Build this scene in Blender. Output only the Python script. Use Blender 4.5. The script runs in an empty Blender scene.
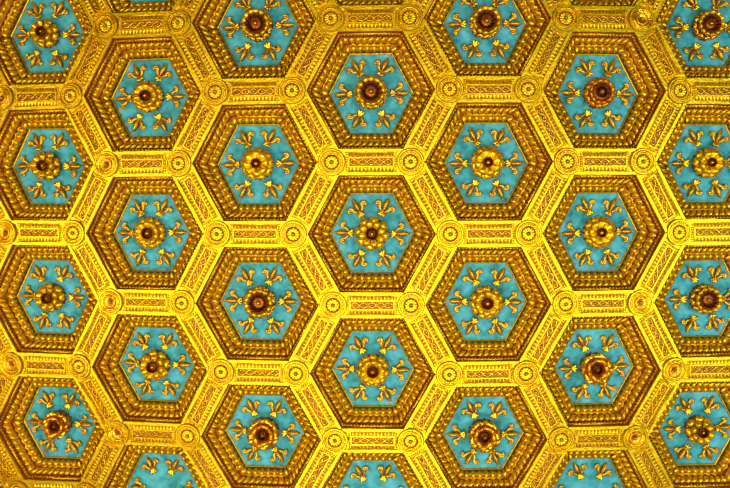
import bpy, math, random
import numpy as np
from mathutils import Matrix, Vector

random.seed(7)
C = bpy.context.scene.collection
sc = bpy.context.scene
PI = math.pi
S3 = math.sqrt(3.0)

# ---------------------------------------------------------------- layout numbers
RR = 0.70                      # metres: distance between two neighbouring bosses
CAM_Z = 1.60                   # the photographer's camera, held up towards the ceiling
FPX = 700.0                    # focal length for a frame 730 wide
SPX = 78.8490
HZ = CAM_Z + RR * FPX / SPX    # height of the face of the beams
YS = 1.05543                    # the hexagons are slightly longer in one direction
KK = 0.002895                    # the outer rows are set a little closer together
OX, OY = -20.7398 / SPX, 23.0472 / SPX
AX, AY, AZ = 0.046986, -0.038705, -0.005188
MX, MY = -0.06358, -0.40708               # where the rows are widest apart
K2, BOW, SLIP = -0.00003184, -0.00023608, 0.00447614
PD = 0.323                      # depth of the painted panels (in units of RR)


def deform(x, y):
    """lattice position -> position on the ceiling, x to the right and y down the photo, in RR"""
    y = y * YS
    r2 = (x - MX) ** 2 + (y - MY) ** 2
    k = 1.0 - KK * r2 - K2 * r2 * r2
    return MX + (x - MX) * k, MY + (y - MY) * k + BOW * x * x + SLIP * x


def to_world(x, y, w=0.0):
    return Vector((-x * RR, -y * RR, HZ - w * RR))


# ---------------------------------------------------------------- camera
def rotm():
    c, s = math.cos(AZ), math.sin(AZ)
    Z = np.array([[c, -s, 0], [s, c, 0], [0, 0, 1]])
    c, s = math.cos(AX), math.sin(AX)
    X = np.array([[1, 0, 0], [0, c, -s], [0, s, c]])
    c, s = math.cos(AY), math.sin(AY)
    Y = np.array([[c, 0, -s], [0, 1, 0], [s, 0, c]])
    return Y @ X @ Z


RM = rotm()
CW = np.array([[-1, 0, 0], [0, -1, 0], [0, 0, 1.0]])
cam_d = bpy.data.cameras.new('camera')
cam_d.sensor_width = 36.0
cam_d.lens = 36.0 * FPX / 730.0
cam = bpy.data.objects.new('camera', cam_d)
C.objects.link(cam)
right, up, back = CW @ RM[0], -(CW @ RM[1]), -(CW @ RM[2])
cm = Matrix.Identity(4)
for r_ in range(3):
    cm[r_][0], cm[r_][1], cm[r_][2] = right[r_], up[r_], back[r_]
cam_pos = to_world(-OX, -OY)
cm[0][3], cm[1][3], cm[2][3] = cam_pos.x, cam_pos.y, CAM_Z
cam.matrix_world = cm
sc.camera = cam


def project(x, y, w=0.0):
    """ceiling position -> photo pixel; only used to leave out repeats that are wholly outside the frame"""
    p = RM @ np.array([x + OX, y + OY, FPX / SPX - w])
    return 365 + FPX * p[0] / p[2], 244 + FPX * p[1] / p[2]


# ---------------------------------------------------------------- world, lights, exposure
w_ = bpy.data.worlds.new('hall_air')
sc.world = w_
w_.use_nodes = True
w_.node_tree.nodes['Background'].inputs[0].default_value = (1.0, 0.80, 0.58, 1)
w_.node_tree.nodes['Background'].inputs[1].default_value = 0.12


def area(name, loc, target, sx, sy, power, col):
    d = bpy.data.lights.new(name, 'AREA')
    d.shape = 'RECTANGLE'
    d.size, d.size_y, d.energy, d.color = sx, sy, power, col
    o = bpy.data.objects.new(name, d)
    C.objects.link(o)
    o.location = loc
    o.rotation_euler = (Vector(target) - Vector(loc)).to_track_quat('-Z', 'Y').to_euler()
    return o


area('floor_bounce', (0.2, -0.5, 0.05), (0.2, -0.5, HZ), 7.0, 5.5, 190, (1.0, 0.98, 0.93))
area('hall_uplight', (0.35, -0.65, 0.25), (0.30, -0.55, HZ), 2.6, 2.2, 150, (1.0, 0.97, 0.90))
area('window_light_right', (-5.3, -0.6, 1.3), (-2.6, 0.0, HZ), 1.2, 1.6, 290, (0.64, 0.87, 1.0))
area('window_light_left', (5.3, -0.6, 1.3), (2.6, 0.0, HZ), 1.2, 1.6, 215, (1.0, 0.94, 0.72))
area('window_light_end', (0.3, -4.6, 1.3), (0.3, -1.5, HZ), 1.6, 1.2, 200, (0.95, 0.97, 1.0))
sc.view_settings.view_transform = 'Standard'
sc.view_settings.look = 'None'
sc.view_settings.gamma = 1.0
sc.view_settings.use_curve_mapping = False
sc.view_settings.exposure = 0.10


# ---------------------------------------------------------------- materials
def gilding(name, c1, c2, rough, metal=1.0, bump=0.25, scale=60.0):
    m = bpy.data.materials.new(name)
    m.use_nodes = True
    nt = m.node_tree
    b = nt.nodes['Principled BSDF']
    g = nt.nodes.new('ShaderNodeNewGeometry')
    n = nt.nodes.new('ShaderNodeTexNoise')
    n.inputs['Scale'].default_value = scale
    n.inputs['Detail'].default_value = 4
    nt.links.new(g.outputs['Position'], n.inputs['Vector'])
    r = nt.nodes.new('ShaderNodeValToRGB')
    r.color_ramp.elements[0].position = 0.35
    r.color_ramp.elements[1].position = 0.58
    r.color_ramp.elements[0].color = (*c2, 1)
    r.color_ramp.elements[1].color = (*c1, 1)
    nt.links.new(n.outputs['Fac'], r.inputs['Fac'])
    nt.links.new(r.outputs['Color'], b.inputs['Base Color'])
    b.inputs['Metallic'].default_value = metal
    b.inputs['Roughness'].default_value = rough
    if bump:
        bp = nt.nodes.new('ShaderNodeBump')
        bp.inputs['Strength'].default_value = bump
        bp.inputs['Distance'].default_value = 0.02
        nt.links.new(n.outputs['Fac'], bp.inputs['Height'])
        nt.links.new(bp.outputs['Normal'], b.inputs['Normal'])
    return m


GOLD = gilding('bright_gilding', (1.0, 0.62, 0.012), (0.72, 0.30, 0.010), 0.30)
FLATGOLD = gilding('burnished_gilding', (1.0, 0.68, 0.010), (0.80, 0.40, 0.008), 0.44, bump=0.22, scale=48)
OLDGOLD = gilding('aged_gilding', (0.86, 0.46, 0.016), (0.46, 0.19, 0.012), 0.42)
ORANGE = gilding('orange_gilding', (0.98, 0.46, 0.010), (0.75, 0.26, 0.008), 0.40)
BOLE = gilding('red_brown_bole', (0.43, 0.150, 0.011), (0.17, 0.045, 0.006), 0.5, metal=0.85, bump=0.4, scale=45)
CUP = gilding('dark_red_cup', (0.17, 0.034, 0.004), (0.07, 0.012, 0.003), 0.45, metal=0.9, bump=0.3)


def teal():
    m = bpy.data.materials.new('teal_paint')
    m.use_nodes = True
    nt = m.node_tree
    b = nt.nodes['Principled BSDF']
    g = nt.nodes.new('ShaderNodeNewGeometry')
    n = nt.nodes.new('ShaderNodeTexNoise')
    n.inputs['Scale'].default_value = 9.0
    n.inputs['Detail'].default_value = 6
    n.inputs['Roughness'].default_value = 0.65
    nt.links.new(g.outputs['Position'], n.inputs['Vector'])
    r = nt.nodes.new('ShaderNodeValToRGB')
    cr = r.color_ramp
    cr.elements[0].position = 0.30
    cr.elements[0].color = (0.018, 0.155, 0.14, 1)
    cr.elements[1].position = 0.70
    cr.elements[1].color = (0.12, 0.46, 0.50, 1)
    e = cr.elements.new(0.5)
    e.color = (0.056, 0.325, 0.33, 1)
    nt.links.new(n.outputs['Fac'], r.inputs['Fac'])
    nt.links.new(r.outputs['Color'], b.inputs['Base Color'])
    b.inputs['Roughness'].default_value = 0.75
    b.inputs['Specular IOR Level'].default_value = 0.2
    return m


TEAL = teal()


# ---------------------------------------------------------------- mesh builder
class MB:
    def __init__(s):
        s.v, s.f, s.m, s.sm = [], [], [], []

    def add(s, verts, faces, mat=0, smooth=True):
        o = len(s.v)
        s.v.extend([tuple(map(float, p)) for p in verts])
        for f in faces:
            s.f.append(tuple(i + o for i in f))
            s.m.append(mat)
            s.sm.append(smooth)

    def grid(s, fn, nu, nv, th=0.0, mat=0, smooth=True):
        """sheet fn(u, v), u and v in 0..1; th > 0 gives it a back and rims"""
        P = np.array([[fn(i / nu, j / nv) for j in range(nv + 1)] for i in range(nu + 1)], float)
        W = nv + 1
        vs = list(P.reshape(-1, 3))
        fs = [(i * W + j, (i + 1) * W + j, (i + 1) * W + j + 1, i * W + j + 1) for i in range(nu) for j in range(nv)]
        if th:
            du = np.gradient(P, axis=0)
            dv = np.gradient(P, axis=1)
            n = np.cross(du, dv)
            n /= np.linalg.norm(n, axis=2, keepdims=True) + 1e-9
            N0 = len(vs)
            vs += list((P - n * th).reshape(-1, 3))
            fs += [(N0 + a, N0 + d, N0 + c, N0 + b) for a, b, c, d in list(fs)]
            for i in range(nu):
                a, b = i * W, (i + 1) * W
                fs.append((a, N0 + a, N0 + b, b))
                a, b = i * W + nv, (i + 1) * W + nv
                fs.append((a, b, N0 + b, N0 + a))
            for j in range(nv):
                a, b = j, j + 1
                fs.append((a, b, N0 + b, N0 + a))
                a, b = nu * W + j, nu * W + j + 1
                fs.append((a, N0 + a, N0 + b, b))
        s.add(vs, fs, mat, smooth)

    def blob(s, c, ax, ay, az, nu=8, nv=4, mat=0, half=False):
        """ellipsoid on three axis vectors; half keeps the side along +az"""
        c, ax, ay, az = (np.array(q, float) for q in (c, ax, ay, az))
        vs = [c + az]
        rows = nv if not half else max(2, nv // 2 + 1)
        span = PI if not half else PI * 0.56
        last = rows if half else rows - 1
        for i in range(1, last + 1):
            t = span * i / rows
            for j in range(nu):
                a = 2 * PI * j / nu
                vs.append(c + az * math.cos(t) + math.sin(t) * (ax * math.cos(a) + ay * math.sin(a)))
        fs = [(0, 1 + j, 1 + (j + 1) % nu) for j in range(nu)]
        for i in range(last - 1):
            for j in range(nu):
                a, b = 1 + i * nu + j, 1 + i * nu + (j + 1) % nu
                fs.append((a, a + nu, b + nu, b))
        if not half:
            vs.append(c - az)
            e = len(vs) - 1
            o = 1 + (last - 1) * nu
            fs += [(o + j, e, o + (j + 1) % nu) for j in range(nu)]
        s.add(vs, fs, mat, True)

    def tube(s, pts, r, n=6, mat=0, closed=False, cap=True):
        pts = [np.array(p, float) for p in pts]
        N = len(pts)
        rs = r if hasattr(r, '__len__') else [r] * N
        vs, fs = [], []
        for i, p in enumerate(pts):
            a = pts[(i - 1) % N] if closed or i > 0 else p
            b = pts[(i + 1) % N] if closed or i < N - 1 else p
            t = (b - a) / (np.linalg.norm(b - a) + 1e-9)
            ref = np.array([0, 0, 1.0]) if abs(t[2]) < 0.9 else np.array([1.0, 0, 0])
            x = np.cross(t, ref)
            x /= np.linalg.norm(x)
            y = np.cross(x, t)
            for j in range(n):
                q = 2 * PI * j / n
                vs.append(p + rs[i] * (x * math.cos(q) + y * math.sin(q)))
        for i in range(N if closed else N - 1):
            for j in range(n):
                a, b = i * n + j, i * n + (j + 1) % n
                k = ((i + 1) % N) * n
                fs.append((a, b, k + (j + 1) % n, k + j))
        if cap and not closed:
            fs.append(tuple(range(n))[::-1])
            fs.append(tuple((N - 1) * n + j for j in range(n)))
        s.add(vs, fs, mat, True)

    def prism(s, poly, w0, w1, mat=0, inset=0.0, smooth=False):
        """polygon (counter-clockwise, x y) from height w0 up to w1, with a small chamfer"""
        n = len(poly)
        c = np.mean(np.array(poly, float), axis=0)
        vs = [(x, y, w0) for x, y in poly]
        lv = [w1] if not inset else [w1 - inset, w1]
        for k, w in enumerate(lv):
            for x, y in poly:
                if k:
                    d = np.array([x, y]) - c
                    q = inset / (np.linalg.norm(d) + 1e-9)
                    x, y = x - d[0] * q, y - d[1] * q
                vs.append((x, y, w))
        fs = [tuple(range(n))[::-1]]
        for k in range(len(lv)):
            for i in range(n):
                a, b = k * n + i, k * n + (i + 1) % n
                fs.append((a, b, b + n, a + n))
        fs.append(tuple(len(lv) * n + i for i in range(n)))
        s.add(vs, fs, mat, smooth)

    def box(s, x0, x1, y0, y1, w0, w1, mat=0, inset=0.0):
        s.prism([(x0, y0), (x1, y0), (x1, y1), (x0, y1)], w0, w1, mat, inset)

    def lathe(s, prof, n=24, mat=0, c=(0, 0), smooth=True, wav=None):
        vs, fs = [], []
        for i, (r, w) in enumerate(prof):
            for j in range(n):
                a = 2 * PI * j / n
                q = r if wav is None else r * wav(i, a)
                vs.append((c[0] + q * math.cos(a), c[1] + q * math.sin(a), w))
        for i in range(len(prof) - 1):
            for j in range(n):
                a, b = i * n + j, i * n + (j + 1) % n
                fs.append((a, b, b + n, a + n))
        if prof[0][0] > 1e-6:
            fs.append(tuple(range(n))[::-1])
        if prof[-1][0] > 1e-6:
            fs.append(tuple((len(prof) - 1) * n + j for j in range(n)))
        s.add(vs, fs, mat, smooth)

    def mesh(s, name, mats):
        me = bpy.data.meshes.new(name)
        v = np.array(s.v, float) * RR
        me.from_pydata([tuple(p) for p in v], [], s.f)
        for m in mats:
            me.materials.append(m)
        me.polygons.foreach_set('material_index', s.m)
        me.polygons.foreach_set('use_smooth', s.sm)
        me.update()
        return me


FLIP = Matrix.Rotation(PI, 4, 'Y')      # local x = right in the photo, local y = up in the photo, local z = down into the room


def link(name, data, parent=None, mat=None):
    o = bpy.data.objects.new(name, data)
    C.objects.link(o)
    if parent is not None:
        o.parent = parent
    if mat is not None:
        o.matrix_local = mat
    return o


def thing(name, x, y, w, ang, sx, sy, label, cat, group):
    """an Empty at a deformed ceiling position; ang turns in the photo's plane (x right, y up)"""
    o = bpy.data.objects.new(name, None)
    C.objects.link(o)
    o.empty_display_size = 0.05
    M = Matrix.Translation(to_world(x, y, w)) @ FLIP @ Matrix.Rotation(ang, 4, 'Z')
    o.matrix_world = M
    o.scale = (sx, sy, 1.0)
    o['label'], o['category'], o['group'], o['kind'] = label, cat, group, 'thing'
    return o


# ---------------------------------------------------------------- which coffers, beams and bosses the photo shows
def centre(i, j):
    return 1.5 * i, S3 * (j + (0.5 if i % 2 else 0.0))


def inframe(pts, m=1.0, w=0.0):
    for x, y in pts:
        dx, dy = deform(x, y)
        px, py = project(dx, dy, w)
        if -m <= px <= 730 + m and -m <= py <= 488 + m:
            return True
    return False


HEXC = [(math.cos(a * PI / 3), math.sin(a * PI / 3)) for a in range(6)]
coffers = []
for i in range(-5, 6):
    for j in range(-4, 4):
        cx, cy = centre(i, j)
        pts = []
        for a in range(6):
            for k in range(21):
                q = k / 20
                pts.append((cx + 0.80 * (HEXC[a][0] * (1 - q) + HEXC[(a + 1) % 6][0] * q),
                            cy + 0.80 * (HEXC[a][1] * (1 - q) + HEXC[(a + 1) % 6][1] * q)))
        if inframe(pts, -1.0, -0.05) and (i, j) != (-4, 1):
            coffers.append((i, j))
coffer_set = set(coffers)
cols = list(range(-3, 4))
ORD = ['topmost', 'second', 'third', 'fourth', 'fifth', 'sixth']
COLN = dict(zip(cols, ['leftmost', 'second', 'third', 'middle', 'fifth', 'sixth', 'rightmost']))
rowname = {(-4, 2): 'bottom corner'}
COLN[-4] = 'cut-off left'
for i in cols:
    js = sorted(j for a, j in coffers if a == i)
    for k, j in enumerate(js):
        if i % 2:
            rowname[(i, j)] = 'lowest' if k == len(js) - 1 else ORD[k]
        else:
            rowname[(i, j)] = ['cut-off top', 'first full', 'second full', 'third full', 'cut-off bottom'][k]


# ---------------------------------------------------------------- the ceiling itself
b = MB()
b.box(-8.6, 8.6, -6.6, 6.6, -PD - 0.30, -PD - 0.06)
o = link('ceiling', b.mesh('ceiling', [BOLE]))
o.matrix_world = Matrix.Translation((0, 0, HZ)) @ FLIP
o['kind'] = 'structure'


b = MB()
b.box(-16.0, 16.0, -13.0, 13.0, -0.2, 0.0)
FLOORM = gilding('brown_floor', (0.20, 0.11, 0.05), (0.14, 0.07, 0.03), 0.5, metal=0.0, bump=0, scale=3)
o = link('floor', b.mesh('floor', [FLOORM]))
o['kind'] = 'structure'


# ---------------------------------------------------------------- coffer frames
# outer rim: regular hexagon against the beams; inner rim: the edge of the painted panel
AP_OUT = 0.866 - 0.159
OUT = [(x * AP_OUT / 0.866, y * AP_OUT / 0.866) for x, y in HEXC]
INN = [(0.54, 0), (0.27, 0.49), (-0.27, 0.49), (-0.54, 0), (-0.27, -0.49), (0.27, -0.49)]
PROF = [(0.0, -0.030), (0.03, -0.085), (0.12, -0.090), (0.15, -0.135), (0.32, -0.150), (0.50, -0.180), (0.54, -0.232),
        (0.74, -0.245), (0.90, -0.265), (0.94, -0.315), (1.0, -PD)]


def prof(t):
    for (a, x), (c, y) in zip(PROF, PROF[1:]):
        if t <= c:
            return x + (y - x) * (t - a) / (c - a)
    return PROF[-1][1]


def side_point(k, s, t, h=0.0):
    """point on side k: s along the side 0..1, t from the beam 0 to the panel 1, raised by h off the slope"""
    A = (OUT[k][0] * (1 - t) + INN[k][0] * t, OUT[k][1] * (1 - t) + INN[k][1] * t)
    k2 = (k + 1) % 6
    Bp = (OUT[k2][0] * (1 - t) + INN[k2][0] * t, OUT[k2][1] * (1 - t) + INN[k2][1] * t)
    x, y = A[0] * (1 - s) + Bp[0] * s, A[1] * (1 - s) + Bp[1] * s
    nx, ny = -math.cos((k + 0.5) * PI / 3), -math.sin((k + 0.5) * PI / 3)
    return np.array((x + nx * h * 0.30, y + ny * h * 0.30, prof(t) + h * 0.95))


def bed(mb, t0, t1, n, mat, lift=0.0):
    for k in range(6):
        mb.grid(lambda u, v: side_point(k, v, t0 + (t1 - t0) * u, lift), n, 1, 0, mat, False)


def moulding_parts():
    parts = []
    # thin stepped rim with a row of beads, next to the beams
    m = MB()
    bed(m, 0.0, 0.14, 4, 0)
    for k in range(6):
        p0, p1 = side_point(k, 0.0, 0.035, 0.008), side_point(k, 1.0, 0.035, 0.008)
        m.tube([p0, p1], 0.009, 5, 1)
        n = 18
        for q in range(n):
            c = side_point(k, (q + 0.5) / n, 0.09, 0.006)
            d = side_point(k, (q + 0.9) / n, 0.09, 0.006) - c
            e = np.array((-math.cos((k + .5) * PI / 3), -math.sin((k + .5) * PI / 3), 0)) * 0.013
            m.blob(c, d * 0.8, e, (0, 0, 0.014), 6, 4, 1)
    parts.append(('bead_moulding', m, [BOLE, GOLD]))
    # leaf moulding
    m = MB()
    bed(m, 0.14, 0.54, 6, 0)
    n = 9
    for k in range(6):
        for q in range(n):
            s0 = (q + 0.5) / n

            def leaf(u, v):
                vv = v * 2 - 1
                hw = 0.40 / n * (0.35 + 0.65 * math.sin(PI * min(1, 0.12 + u * 0.85)))
                lobes = 1 + 0.22 * math.cos(u * PI * 5)
                return side_point(k, s0 + vv * hw * lobes + (0.5 - u) * 0.035, 0.49 - 0.31 * u, 0.004 + 0.034 * (1 - vv * vv) * (0.4 + 0.6 * math.sin(PI * u)) + 0.016 * u)
            m.grid(leaf, 6, 4, 0, 1)
            # small bud between two leaves
            c = side_point(k, (q + 1.0) / n, 0.24, 0.006)
            if q < n - 1:
                m.blob(c, (0.011, 0, 0), (0, 0.011, 0), (0, 0, 0.013), 6, 4, 1)
        m.tube([side_point(k, 0, 0.54, 0.006), side_point(k, 1, 0.54, 0.006)], 0.010, 5, 1)
    parts.append(('leaf_moulding', m, [BOLE, FLATGOLD]))
    # egg and dart moulding
    m = MB()
    bed(m, 0.54, 0.94, 4, 0)
    n = 6
    for k in range(6):
        tang = side_point(k, 1, 0.74) - side_point(k, 0, 0.74)
        L = np.linalg.norm(tang)
        tang /= L
        slope = side_point(k, 0.5, 0.92) - side_point(k, 0.5, 0.58)
        slope /= np.linalg.norm(slope)
        nrm = side_point(k, 0.5, 0.74, 1.0) - side_point(k, 0.5, 0.74, 0.0)
        nrm /= np.linalg.norm(nrm)
        pitch = L / n
        for q in range(n):
            c = side_point(k, (0.06 + 0.88 * (q + 0.5) / n), 0.745, 0.004)
            m.blob(c, tang * pitch * 0.31, slope * 0.048, nrm * 0.046, 12, 8, 1, half=True)
            arc = [c + tang * pitch * 0.40 * math.sin(a) - slope * 0.066 * math.cos(a) for a in np.linspace(-1.1, 1.1, 7)]
            m.tube(arc, 0.0075, 5, 1)
            if q < n - 1:
                d = side_point(k, (0.06 + 0.88 * (q + 1.0) / n), 0.78, 0.004)
                m.blob(d, tang * 0.006, slope * 0.030, nrm * 0.014, 6, 4, 1)
        # leaf lapping over the corner
        def cleaf(u, v):
            vv = v * 2 - 1
            t = 0.93 - 0.33 * u
            p = side_point(k, 0, t, 0.012 + 0.02 * math.sin(PI * u) + 0.012 * (1 - vv * vv))
            return p + tang * vv * 0.030 * math.sin(PI * (0.12 + 0.8 * u))
        m.grid(cleaf, 6, 4, 0, 1)
    parts.append(('egg_and_dart_moulding', m, [BOLE, FLATGOLD]))
    # narrow lip round the painted panel
    m = MB()
    for k in range(6):
        m.grid(lambda u, v: side_point(k, v, 0.935 + 0.045 * u, 0.0) + np.array((0, 0, 0.010)), 2, 1, 0, 0, False)
        m.grid(lambda u, v: side_point(k, v, 0.975 + 0.050 * u, 0.0) + np.array((0, 0, 0.004)), 2, 1, 0, 1, False)
    parts.append(('panel_lip', m, [FLATGOLD, BOLE]))
    # painted panel
    m = MB()
    m.prism([(x * 1.03, y * 1.03) for x, y in INN], -PD - 0.05, -PD)
    parts.append(('painted_panel', m, [TEAL]))
    return [(nme, mb.mesh(nme, mats)) for nme, mb, mats in parts]


COFFER_PARTS = moulding_parts()


# ---------------------------------------------------------------- fleur-de-lis
def fleur_meshes():
    out = []
    m = MB()   # centre petal: pointed, ridged, swelling

    def cp(u, v):
        vv = v * 2 - 1
        hw = 0.010 + 0.030 * math.sin(PI * min(1.0, u * 0.86 + 0.02)) ** 1.5
        if u > 0.7:
            hw *= 1 - ((u - 0.7) / 0.3) ** 1.6 * 0.92
        return (0.308 + 0.194 * u, vv * hw, 0.012 + 0.040 * (1 - vv * vv) * math.sin(PI * (0.15 + 0.8 * u)) + 0.010 * (1 - abs(vv)))
    m.grid(cp, 12, 6, 0.012)
    out.append(('petal', m.mesh('centre_petal', [OLDGOLD])))
    for sgn in (1, -1):
        m = MB()
        cxx, cyy = 0.376, 0.097
        P_ = [(0.310, 0.012), (0.320, 0.034), (0.334, 0.052)]
        R_ = [0.012, 0.017, 0.021]
        for q, a in enumerate(np.linspace(-2.2, 2.6, 10)):
            P_.append((cxx + 0.030 * math.cos(a), cyy + 0.030 * math.sin(a)))
            R_.append(0.0225 - 0.0008 * q)
        m.tube([(x, y * sgn, 0.018 + 0.0016 * q) for q, (x, y) in enumerate(P_)], R_, 7)
        m.blob((cxx, cyy * sgn, 0.020), (0.024, 0, 0), (0, 0.024, 0), (0, 0, 0.026), 10, 6)
        out.append(('petal', m.mesh('side_petal', [OLDGOLD])))
    m = MB()
    m.tube([(0.312, -0.036, 0.014), (0.310, -0.018, 0.034), (0.309, 0, 0.042), (0.310, 0.018, 0.034), (0.312, 0.036, 0.014)], 0.014, 7)
    out.append(('band', m.mesh('band', [GOLD])))
    m = MB()   # three-pointed foot
    for a, ln in ((-0.66, 0.066), (0.0, 0.062), (0.66, 0.066)):
        d = np.array((-math.cos(a), math.sin(a), 0))
        e = np.array((math.sin(a), math.cos(a), 0))

        def ft(u, v):
            vv = v * 2 - 1
            return np.array((0.306, 0, 0.026)) + d * ln * u + e * vv * 0.026 * (1 - u * 0.75) + np.array((0, 0, 0.018 * u + 0.016 * (1 - vv * vv)))
        m.grid(ft, 5, 4, 0.012)
    out.append(('foot', m.mesh('foot', [GOLD])))
    return out


FLEUR = fleur_meshes()


def baked(me0, ax, ay, ang):
    """a copy of a template laid at lattice point (ax, ay), turned by ang and fitted to the lattice there"""
    me = me0.copy()
    n = len(me.vertices)
    co = np.empty(n * 3)
    me.vertices.foreach_get('co', co)
    co = co.reshape(-1, 3)
    c, s_ = math.cos(ang), math.sin(ang)
    X = (co[:, 0] * c - co[:, 1] * s_) / RR
    Y = (co[:, 0] * s_ + co[:, 1] * c) / RR
    DX, DY = deform(ax + X, ay - Y)
    bx, by = deform(ax, ay)
    X, Y = (DX - bx) * RR, -(DY - by) * RR
    co[:, 0] = X * c + Y * s_
    co[:, 1] = -X * s_ + Y * c
    me.vertices.foreach_set('co', co.ravel())
    me.update()
    return me


def make_coffer(i, j):
    cx, cy = centre(i, j)
    dx, dy = deform(cx, cy)
    rn, cn = rowname[(i, j)], COLN[i]
    if i == -4:
        lab = 'corner of a gilded coffer cut off at the bottom left corner of photo'
    elif i % 2 == 0 and j == min(b_ for a_, b_ in coffers if a_ == i):
        lab = f'sliver of gilded coffer cut off by top edge of photo in the {cn} column'
    elif i % 2 == 0 and j == max(b_ for a_, b_ in coffers if a_ == i):
        lab = f'teal coffer cut off by bottom edge of photo in the {cn} column'
    else:
        lab = f'teal hexagonal coffer with gilded mouldings, {rn} one in the {cn} column'
    root = thing('hexagonal_coffer', dx, dy, 0, 0, 1, 1, lab, 'coffer', 'hexagonal coffers of the ceiling')
    for name, me0 in COFFER_PARTS:
        me = baked(me0, cx, cy, 0.0)
        link(name, me, root)
    for a in range(6):
        ang = [0, 61.1, 118.9, 180, 241.1, 298.9][a] * PI / 180
        d = np.array((math.cos(ang), math.sin(ang)))
        e = np.array((-d[1], d[0]))
        h = 0.4
        p0 = np.array(deform(cx, cy))
        p1 = np.array(deform(cx + d[0] * h, cy - d[1] * h))
        p2 = np.array(deform(cx + d[0] * h + e[0] * 0.05, cy - d[1] * h - e[1] * 0.05))
        v = p1 - p0
        ln = np.hypot(*v) / h * (1.0 if a in (0, 3) else 1.0)
        wd = np.hypot(*(p2 - p1)) / 0.05
        jit = random.uniform(-0.04, 0.04)
        ml = Matrix.Translation((0, 0, -PD * RR)) @ Matrix.Rotation(math.atan2(-v[1], v[0]) + jit, 4, 'Z') @ Matrix.Diagonal((ln, wd, 1, 1))
        fe = link('fleur_de_lis', None, root, ml)
        fe.empty_display_size = 0.03
        for nme, me in FLEUR:
            link(nme, me, fe)
    return root


for c_ in coffers:
    make_coffer(*c_)


# ---------------------------------------------------------------- rosettes
def petal_mesh(r0, r1, w0, w1, half, curl, fold, mat, notch=0.0):
    m = MB()

    def fn(u, v):
        vv = v * 2 - 1
        hw = half * (0.45 + 0.55 * math.sin(PI * min(1, u * 0.62 + 0.02)))
        if u > 0.70:
            hw *= math.sqrt(max(0.0, 1 - ((u - 0.70) / 0.30) ** 2 * 0.86))
        r = r0 + (r1 - r0) * u - notch * (u ** 6) * (1 - abs(vv)) ** 2
        w = w0 + (w1 - w0) * math.sin(u * PI * 0.5)
        w -= curl * max(0, u - 0.62) ** 2 * 6
        w += fold * (vv * vv) * math.sin(PI * (0.1 + 0.8 * u)) - 0.006 * math.cos(vv * PI * 3) * u
        return (r, vv * hw, w)
    m.grid(fn, 8, 8, 0.012)
    return m.mesh('petal', [mat])


KINDS = {
    # outer petals: n, r0, r1, w0, w1, half width, curl, fold | inner petals | cup radius | bud radius | materials
    'layered': dict(o=(8, .06, .230, -.21, -.165, .064, .055, -.045), i=(8, .07, .178, -.125, -.085, .050, .06, -.040), cup=.074, bud=.030, m=(FLATGOLD, FLATGOLD, CUP, GOLD)),
    'sunflower': dict(o=(12, .10, .224, -.23, -.165, .050, .04, -.035), i=(13, .11, .192, -.12, -.078, .040, .05, -.030), cup=.120, bud=.032, m=(GOLD, FLATGOLD, CUP, ORANGE)),
    'ruffled': dict(o=(11, .08, .228, -.20, -.165, .054, .055, -.040), i=(10, .07, .172, -.12, -.080, .046, .06, -.036), cup=.070, bud=.034, m=(FLATGOLD, FLATGOLD, CUP, ORANGE)),
    'rose': dict(o=(6, .05, .222, -.24, -.150, .100, .05, .050), i=(5, .04, .150, -.18, -.095, .076, .03, .050), cup=.066, bud=.030, m=(GOLD, ORANGE, CUP, BOLE)),
    'orange': dict(o=(12, .08, .215, -.24, -.160, .050, .055, -.040), i=(12, .08, .172, -.18, -.080, .040, .06, -.036), cup=.080, bud=.046, m=(ORANGE, ORANGE, CUP, BOLE)),
    'daisy': dict(o=(9, .06, .226, -.20, -.16, .068, .05, -.045), i=(8, .05, .178, -.125, -.082, .060, .06, -.040), cup=.060, bud=.036, m=(FLATGOLD, FLATGOLD, CUP, ORANGE)),
}
LOOK = {
    'layered': 'gilded rosette of curled petals around small dark cup',
    'sunflower': 'sunflower-like gilded rosette with broad dark cup',
    'ruffled': 'gilded rosette of ruffled petals around small dark cup',
    'rose': 'orange gold open rose with broad petals',
    'orange': 'orange gold rosette of small petals around brown bud',
    'daisy': 'bright gold daisy-like rosette with round petals',
}
RM_ = {}
for kd, d in KINDS.items():
    n, r0, r1, w0, w1, hf, cu, fo = d['o']
    po = petal_mesh(r0, r1, w0 + PD, w1 + PD, hf, cu, fo, d['m'][0], 0.02)
    n2, r0, r1, w0, w1, hf, cu, fo = d['i']
    pi_ = petal_mesh(r0, r1, w0 + PD, w1 + PD, hf, cu, fo, d['m'][1])
    c = MB()
    c.lathe([(0.070, 0.002), (0.085, 0.03), (0.075, 0.06), (0.14, 0.10), (0.13, 0.14), (0.06, 0.17)], 20)
    cal = c.mesh('calyx', [BOLE])
    c = MB()
    rc = d['cup']
    zt = PD - 0.095
    c.lathe([(rc * 0.80, zt - 0.10), (rc * 1.02, zt - 0.03), (rc * 1.06, zt), (rc * 0.96, zt + 0.004), (rc * 0.82, zt - 0.035), (rc * 0.5, zt - 0.062), (0.0, zt - 0.068)], 48,
            wav=lambda i, a: 1 + (0.05, 0.05, 0.06, 0.06, 0.13, 0.20, 0)[i] * math.cos(12 * a))
    cup = c.mesh('cup', [d['m'][2]])
    c = MB()
    rb = d['bud']
    c.blob((0, 0, zt - 0.045), (rb, 0, 0), (0, rb, 0), (0, 0, rb * 1.25), 12, 8)
    for q in range(6):
        a = q * PI / 3
        c.blob((rb * .8 * math.cos(a), rb * .8 * math.sin(a), zt - 0.058), (rb * .4, 0, 0), (0, rb * .4, 0), (0, 0, rb * .5), 6, 4)
    bud = c.mesh('bud', [d['m'][3]])
    RM_[kd] = (n, po, n2, pi_, cal, cup, bud)

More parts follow.
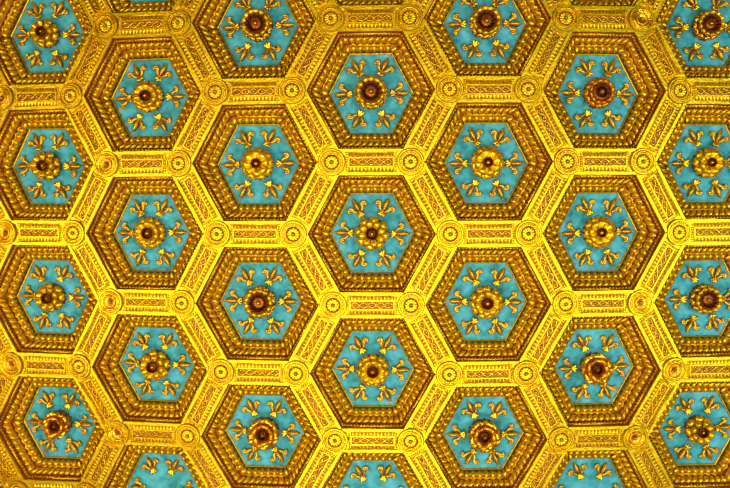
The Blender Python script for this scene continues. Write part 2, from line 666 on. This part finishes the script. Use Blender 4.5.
SEPAL = petal_mesh(.05, .205, PD - .30, PD - .245, .078, .06, -.035, BOLE)

WHICH = {(-3, -2): 'layered', (-3, -1): 'layered', (-3, 0): 'layered', (-3, 1): 'rose',
         (-2, -1): 'ruffled', (-2, 0): 'ruffled', (-2, 1): 'layered',
         (-1, -2): 'sunflower', (-1, -1): 'daisy', (-1, 0): 'sunflower', (-1, 1): 'rose',
         (0, -1): 'sunflower', (0, 0): 'layered', (0, 1): 'ruffled',
         (1, -2): 'sunflower', (1, -1): 'daisy', (1, 0): 'ruffled', (1, 1): 'rose',
         (2, -1): 'orange', (2, 0): 'daisy', (2, 1): 'rose',
         (3, -2): 'sunflower', (3, -1): 'daisy', (3, 0): 'sunflower', (3, 1): 'layered'}


def make_rosette(i, j, kd):
    cx, cy = centre(i, j)
    dx, dy = deform(cx, cy)
    k = 1 - 2 * KK * (cx * cx + cy * cy)
    lab = f'{LOOK[kd]}, in {rowname[(i, j)]} coffer of {COLN[i]} column'
    t = thing('rosette', dx, dy, -PD, random.uniform(0, 2 * PI), k, k, lab, 'rosette', 'carved rosettes hanging in the coffers')
    n, po, n2, pi_, cal, cup, bud = RM_[kd]
    link('calyx', cal, t)
    for q in range(8):
        link('sepal', SEPAL, t, Matrix.Rotation((q + 0.5) * PI / 4, 4, 'Z'))
    for q in range(n):
        link('petal', po, t, Matrix.Rotation(q * 2 * PI / n + random.uniform(-.05, .05), 4, 'Z'))
    for q in range(n2):
        link('petal', pi_, t, Matrix.Rotation((q + 0.5) * 2 * PI / n2 + random.uniform(-.05, .05), 4, 'Z'))
    link('cup', cup, t)
    link('bud', bud, t)


for (i, j), kd in WHICH.items():
    make_rosette(i, j, kd)


# ---------------------------------------------------------------- beams between the coffers
HW = 0.1565


def beam_meshes():
    out = []
    m = MB()
    tn = math.tan(PI / 3)
    e = HW / tn
    m.prism([(0.002, 0), (e + 0.002, -HW), (1 - e - 0.002, -HW), (0.998, 0), (1 - e - 0.002, HW), (e + 0.002, HW)], -PD - 0.05, -0.024)
    for sg in (1, -1):
        a0, a1 = 0.122, HW
        pl = [(a0 / tn + 0.002, a0 * sg), (0.998 - a0 / tn, a0 * sg), (0.998 - a1 / tn, a1 * sg), (a1 / tn + 0.002, a1 * sg)]
        m.prism(pl if sg > 0 else pl[::-1], -0.03, 0.0, 0, 0.005)
        m.tube([(0.17, 0.117 * sg, -0.016), (0.83, 0.117 * sg, -0.016)], 0.007, 5)
    out.append(('beam_body', m.mesh('beam_body', [FLATGOLD])))
    x0, x1 = 0.225, 0.775
    m = MB()
    for a, c_ in ((0.046, 0.062), (-0.062, -0.046)):
        m.box(x0 - 0.016, x1 + 0.016, a, c_, -0.026, 0.002, 0, 0.004)
    m.box(x0 - 0.016, x0, -0.046, 0.046, -0.026, 0.002, 0, 0.004)
    m.box(x1, x1 + 0.016, -0.046, 0.046, -0.026, 0.002, 0, 0.004)
    out.append(('panel_frame', m.mesh('panel_frame', [FLATGOLD])))
    m = MB()
    m.box(x0, x1, -0.046, 0.046, -0.026, -0.020, 0)
    per = 5
    for ph in (0, PI):
        pts = [(x0 + 0.008 + (x1 - x0 - 0.016) * q / 60, 0.031 * math.sin(2 * PI * per / 2 * q / 60 + ph), -0.014) for q in range(61)]
        m.tube(pts, 0.0085, 5, 1)
    for q in range(per):
        c_ = x0 + 0.008 + (x1 - x0 - 0.016) * (q + 0.5) / per
        m.blob((c_, 0, -0.018), (0.015, 0, 0), (0, 0.013, 0), (0, 0, 0.014), 8, 4, 1)
        for sg in (1, -1):
            if q:
                m.blob((c_ - (x1 - x0) / per / 2, 0.031 * sg, -0.018), (0.012, 0, 0), (0, 0.008, 0), (0, 0, 0.010), 6, 4, 1)
    out.append(('guilloche_strip', m.mesh('guilloche_strip', [BOLE, GOLD])))
    for sg in (1, -1):
        m = MB()
        m.box(x0 - 0.016, x1 + 0.016, *sorted((0.064 * sg, 0.112 * sg)), -0.026, -0.0215, 0)
        n = 12
        for q in range(n):
            c_ = x0 - 0.01 + (x1 - x0 + 0.02) * (q + 0.5) / n

            def lf(u, v):
                vv = v * 2 - 1
                return (c_ + vv * 0.0215 * math.cos(u * PI * 0.42), sg * (0.066 + 0.044 * u), -0.020 + 0.016 * (1 - vv * vv) * (1 - 0.4 * u))
            m.grid(lf, 4, 4, 0, 1)
        out.append(('leaf_row', m.mesh('leaf_row', [BOLE, FLATGOLD])))
    for xc in (0.190, 0.810):
        m = MB()
        n = 7
        for q in range(n):
            y = -0.090 + 0.180 * q / (n - 1)
            m.blob((xc, y, -0.018), (0.016, 0, 0), (0, 0.0125, 0), (0, 0, 0.020), 6, 4)
        out.append(('bead_row', m.mesh('bead_row', [GOLD])))
    return out


BEAM = beam_meshes()
edges = {}
nodes = {}


def key(x, y):
    return (round(x * 2), round(y * 2 / S3))


for i in range(-6, 7):
    for j in range(-5, 5):
        cx, cy = centre(i, j)
        for a in range(6):
            p, q = HEXC[a], HEXC[(a + 1) % 6]
            A, B_ = (cx + p[0], cy + p[1]), (cx + q[0], cy + q[1])
            nodes.setdefault(key(*A), (A, []))[1].append((i, j, a))
            ek = tuple(sorted((key(*A), key(*B_))))
            edges.setdefault(ek, ((A, B_), []))[1].append((i, j, a))

SIDES = ['lower right', 'lower', 'lower left', 'upper left', 'upper', 'upper right']     # side a of a coffer (y down)
CORN = ['right', 'lower right', 'lower left', 'left', 'upper left', 'upper right']
n_beam = 0
for ek, ((A, B_), own) in sorted(edges.items()):
    if A[0] > B_[0]:
        A, B_ = B_, A
    d = np.array(B_) - np.array(A)
    nrm = np.array((-d[1], d[0]))
    pts = [tuple(np.array(A) + d * s + nrm * q) for s in np.linspace(0.1, 0.9, 17) for q in (-0.15, 0, 0.15)]
    if not inframe(pts, -1.5):
        continue
    own = [o_ for o_ in own if (o_[0], o_[1]) in coffer_set]
    if not own:
        continue
    flat = abs(d[1]) < 0.01
    if len(own) == 2:
        (i1, j1, a1), (i2, j2, a2) = sorted(own)
        if flat:
            lab = f'horizontal gilded beam between {rowname[(i1, j1)]} and {rowname[(i2, j2)]} coffers of the {COLN[i1]} column'
        else:
            lab = f'slanting gilded beam between {rowname[(i1, j1)]} coffer of {COLN[i1]} column and {rowname[(i2, j2)]} of {COLN[i2]}'
    else:
        i1, j1, a1 = own[0]
        lab = f'{"horizontal" if flat else "slanting"} gilded beam along {SIDES[a1]} side of {rowname[(i1, j1)]} coffer in {COLN[i1]} column'
    P = deform(*A)
    ang = math.atan2(-d[1], d[0])
    t = thing('ceiling_beam', P[0], P[1], 0, ang, 1, 1, lab, 'ceiling beam', 'carved beams between the coffers')
    for nme, me in BEAM:
        link(nme, baked(me, A[0], A[1], ang), t)
    n_beam += 1


# ---------------------------------------------------------------- round bosses where the beams meet
def boss_meshes():
    A, Bo = [], []
    m = MB()
    m.lathe([(0.160, 0.001), (0.172, 0.001), (0.172, 0.012), (0.164, 0.020), (0.152, 0.020), (0.146, 0.008), (0.122, 0.008), (0.119, 0.013), (0.098, 0.013), (0.096, 0.005), (0.0, 0.005)], 36, smooth=False)
    m.lathe([(0.0975, 0.004), (0.0975, 0.007), (0.0, 0.007)], 32, 1)
    m.lathe([(0.174, 0.001), (0.177, 0.001), (0.177, 0.005), (0.170, 0.005)], 36, 1)
    base = m.mesh('base_plate', [FLATGOLD, BOLE])
    m = MB()
    m.tube([(0.132 * math.cos(a), 0.132 * math.sin(a), 0.016) for a in np.linspace(0, 2 * PI, 37)[:-1]], 0.011, 6, closed=True)
    n = 24
    for q in range(n):
        a = 2 * PI * q / n
        m.blob((0.108 * math.cos(a), 0.108 * math.sin(a), 0.014), (0.010 * math.cos(a), 0.010 * math.sin(a), 0), (-0.012 * math.sin(a), 0.012 * math.cos(a), 0), (0, 0, 0.010), 6, 4)
    ring = m.mesh('beaded_ring', [GOLD])
    m = MB()
    for q in range(12):
        a = 2 * PI * q / 12
        d, e = np.array((math.cos(a), math.sin(a), 0)), np.array((-math.sin(a), math.cos(a), 0))

        def pt(u, v):
            vv = v * 2 - 1
            hw = 0.0225 * math.sin(PI * (0.15 + 0.55 * u))
            return d * (0.018 + 0.064 * u) + e * vv * hw + np.array((0, 0, 0.012 + 0.008 * (1 - vv * vv)))
        m.grid(pt, 5, 4, 0.01)
    flower = m.mesh('flower_disc', [FLATGOLD])
    m = MB()
    m.blob((0, 0, 0.022), (0.019, 0, 0), (0, 0.019, 0), (0, 0, 0.018), 10, 6)
    m.tube([(0.024 * math.cos(a), 0.024 * math.sin(a), 0.022) for a in np.linspace(0, 2 * PI, 17)[:-1]], 0.006, 5, 1, closed=True)
    bud = m.mesh('bud', [OLDGOLD, BOLE])
    flowered = [('base_plate', base), ('beaded_ring', ring), ('flower_disc', flower), ('bud', bud)]
    m = MB()
    m.lathe([(0.122, 0.006), (0.122, 0.022), (0.110, 0.030), (0.096, 0.022), (0.088, 0.009), (0.080, 0.009), (0.0, 0.009)], 36)
    rim = m.mesh('bowl_rim', [GOLD])
    m = MB()
    m.lathe([(0.082, 0.010), (0.078, 0.022), (0.066, 0.026), (0.048, 0.018), (0.034, 0.012), (0.0, 0.0115)], 28, wav=lambda i, a: 1 + 0.03 * math.cos(12 * a))
    bowl = m.mesh('bowl', [OLDGOLD])
    bowled = [('base_plate', base), ('beaded_ring', ring), ('bowl_rim', rim), ('bowl', bowl), ('bud', bud)]
    return flowered, bowled


FLOWERED, BOWLED = boss_meshes()
BOWL_NODES = {key(4, S3), key(3.5, S3 / 2), key(3.5, 3 * S3 / 2), key(-5, S3), key(-3.5, S3 / 2), key(-5, 0), key(-5, -S3),
              key(-3.5, 3 * S3 / 2), key(3.5, -3 * S3 / 2), key(-3.5, -S3 / 2)}
n_boss = 0
for nk, (A, own) in sorted(nodes.items()):
    ring = [(A[0] + 0.17 * math.cos(a), A[1] + 0.17 * math.sin(a)) for a in np.linspace(0, 2 * PI, 12)]
    if not inframe(ring + [A], -2.0):
        continue
    own = [o_ for o_ in own if (o_[0], o_[1]) in coffer_set]
    own.sort(key=lambda o_: (o_[2] not in (0, 3), o_[2]))
    bowl = nk in BOWL_NODES
    i1, j1, a1 = own[0]
    lab = f'round gilded {"bowl-shaped" if bowl else "flower"} boss at {CORN[a1]} corner of {rowname[(i1, j1)]} coffer in {COLN[i1]} column'
    if i1 == -4:
        lab = 'round gilded boss closest to the bottom left corner of photo'
    P = np.array(deform(*A))
    r2 = P @ P
    t = thing('round_boss', P[0], P[1], 0, math.atan2(-P[1], P[0]), 1 - 3 * KK * r2, 1 - KK * r2, lab, 'boss', 'round bosses where the beams meet')
    for nme, me in (BOWLED if bowl else FLOWERED):
        link(nme, me, t)
    n_boss += 1
print('coffers', len(coffers), cols, 'beams', n_beam, 'bosses', n_boss, 'objects', len(sc.objects))
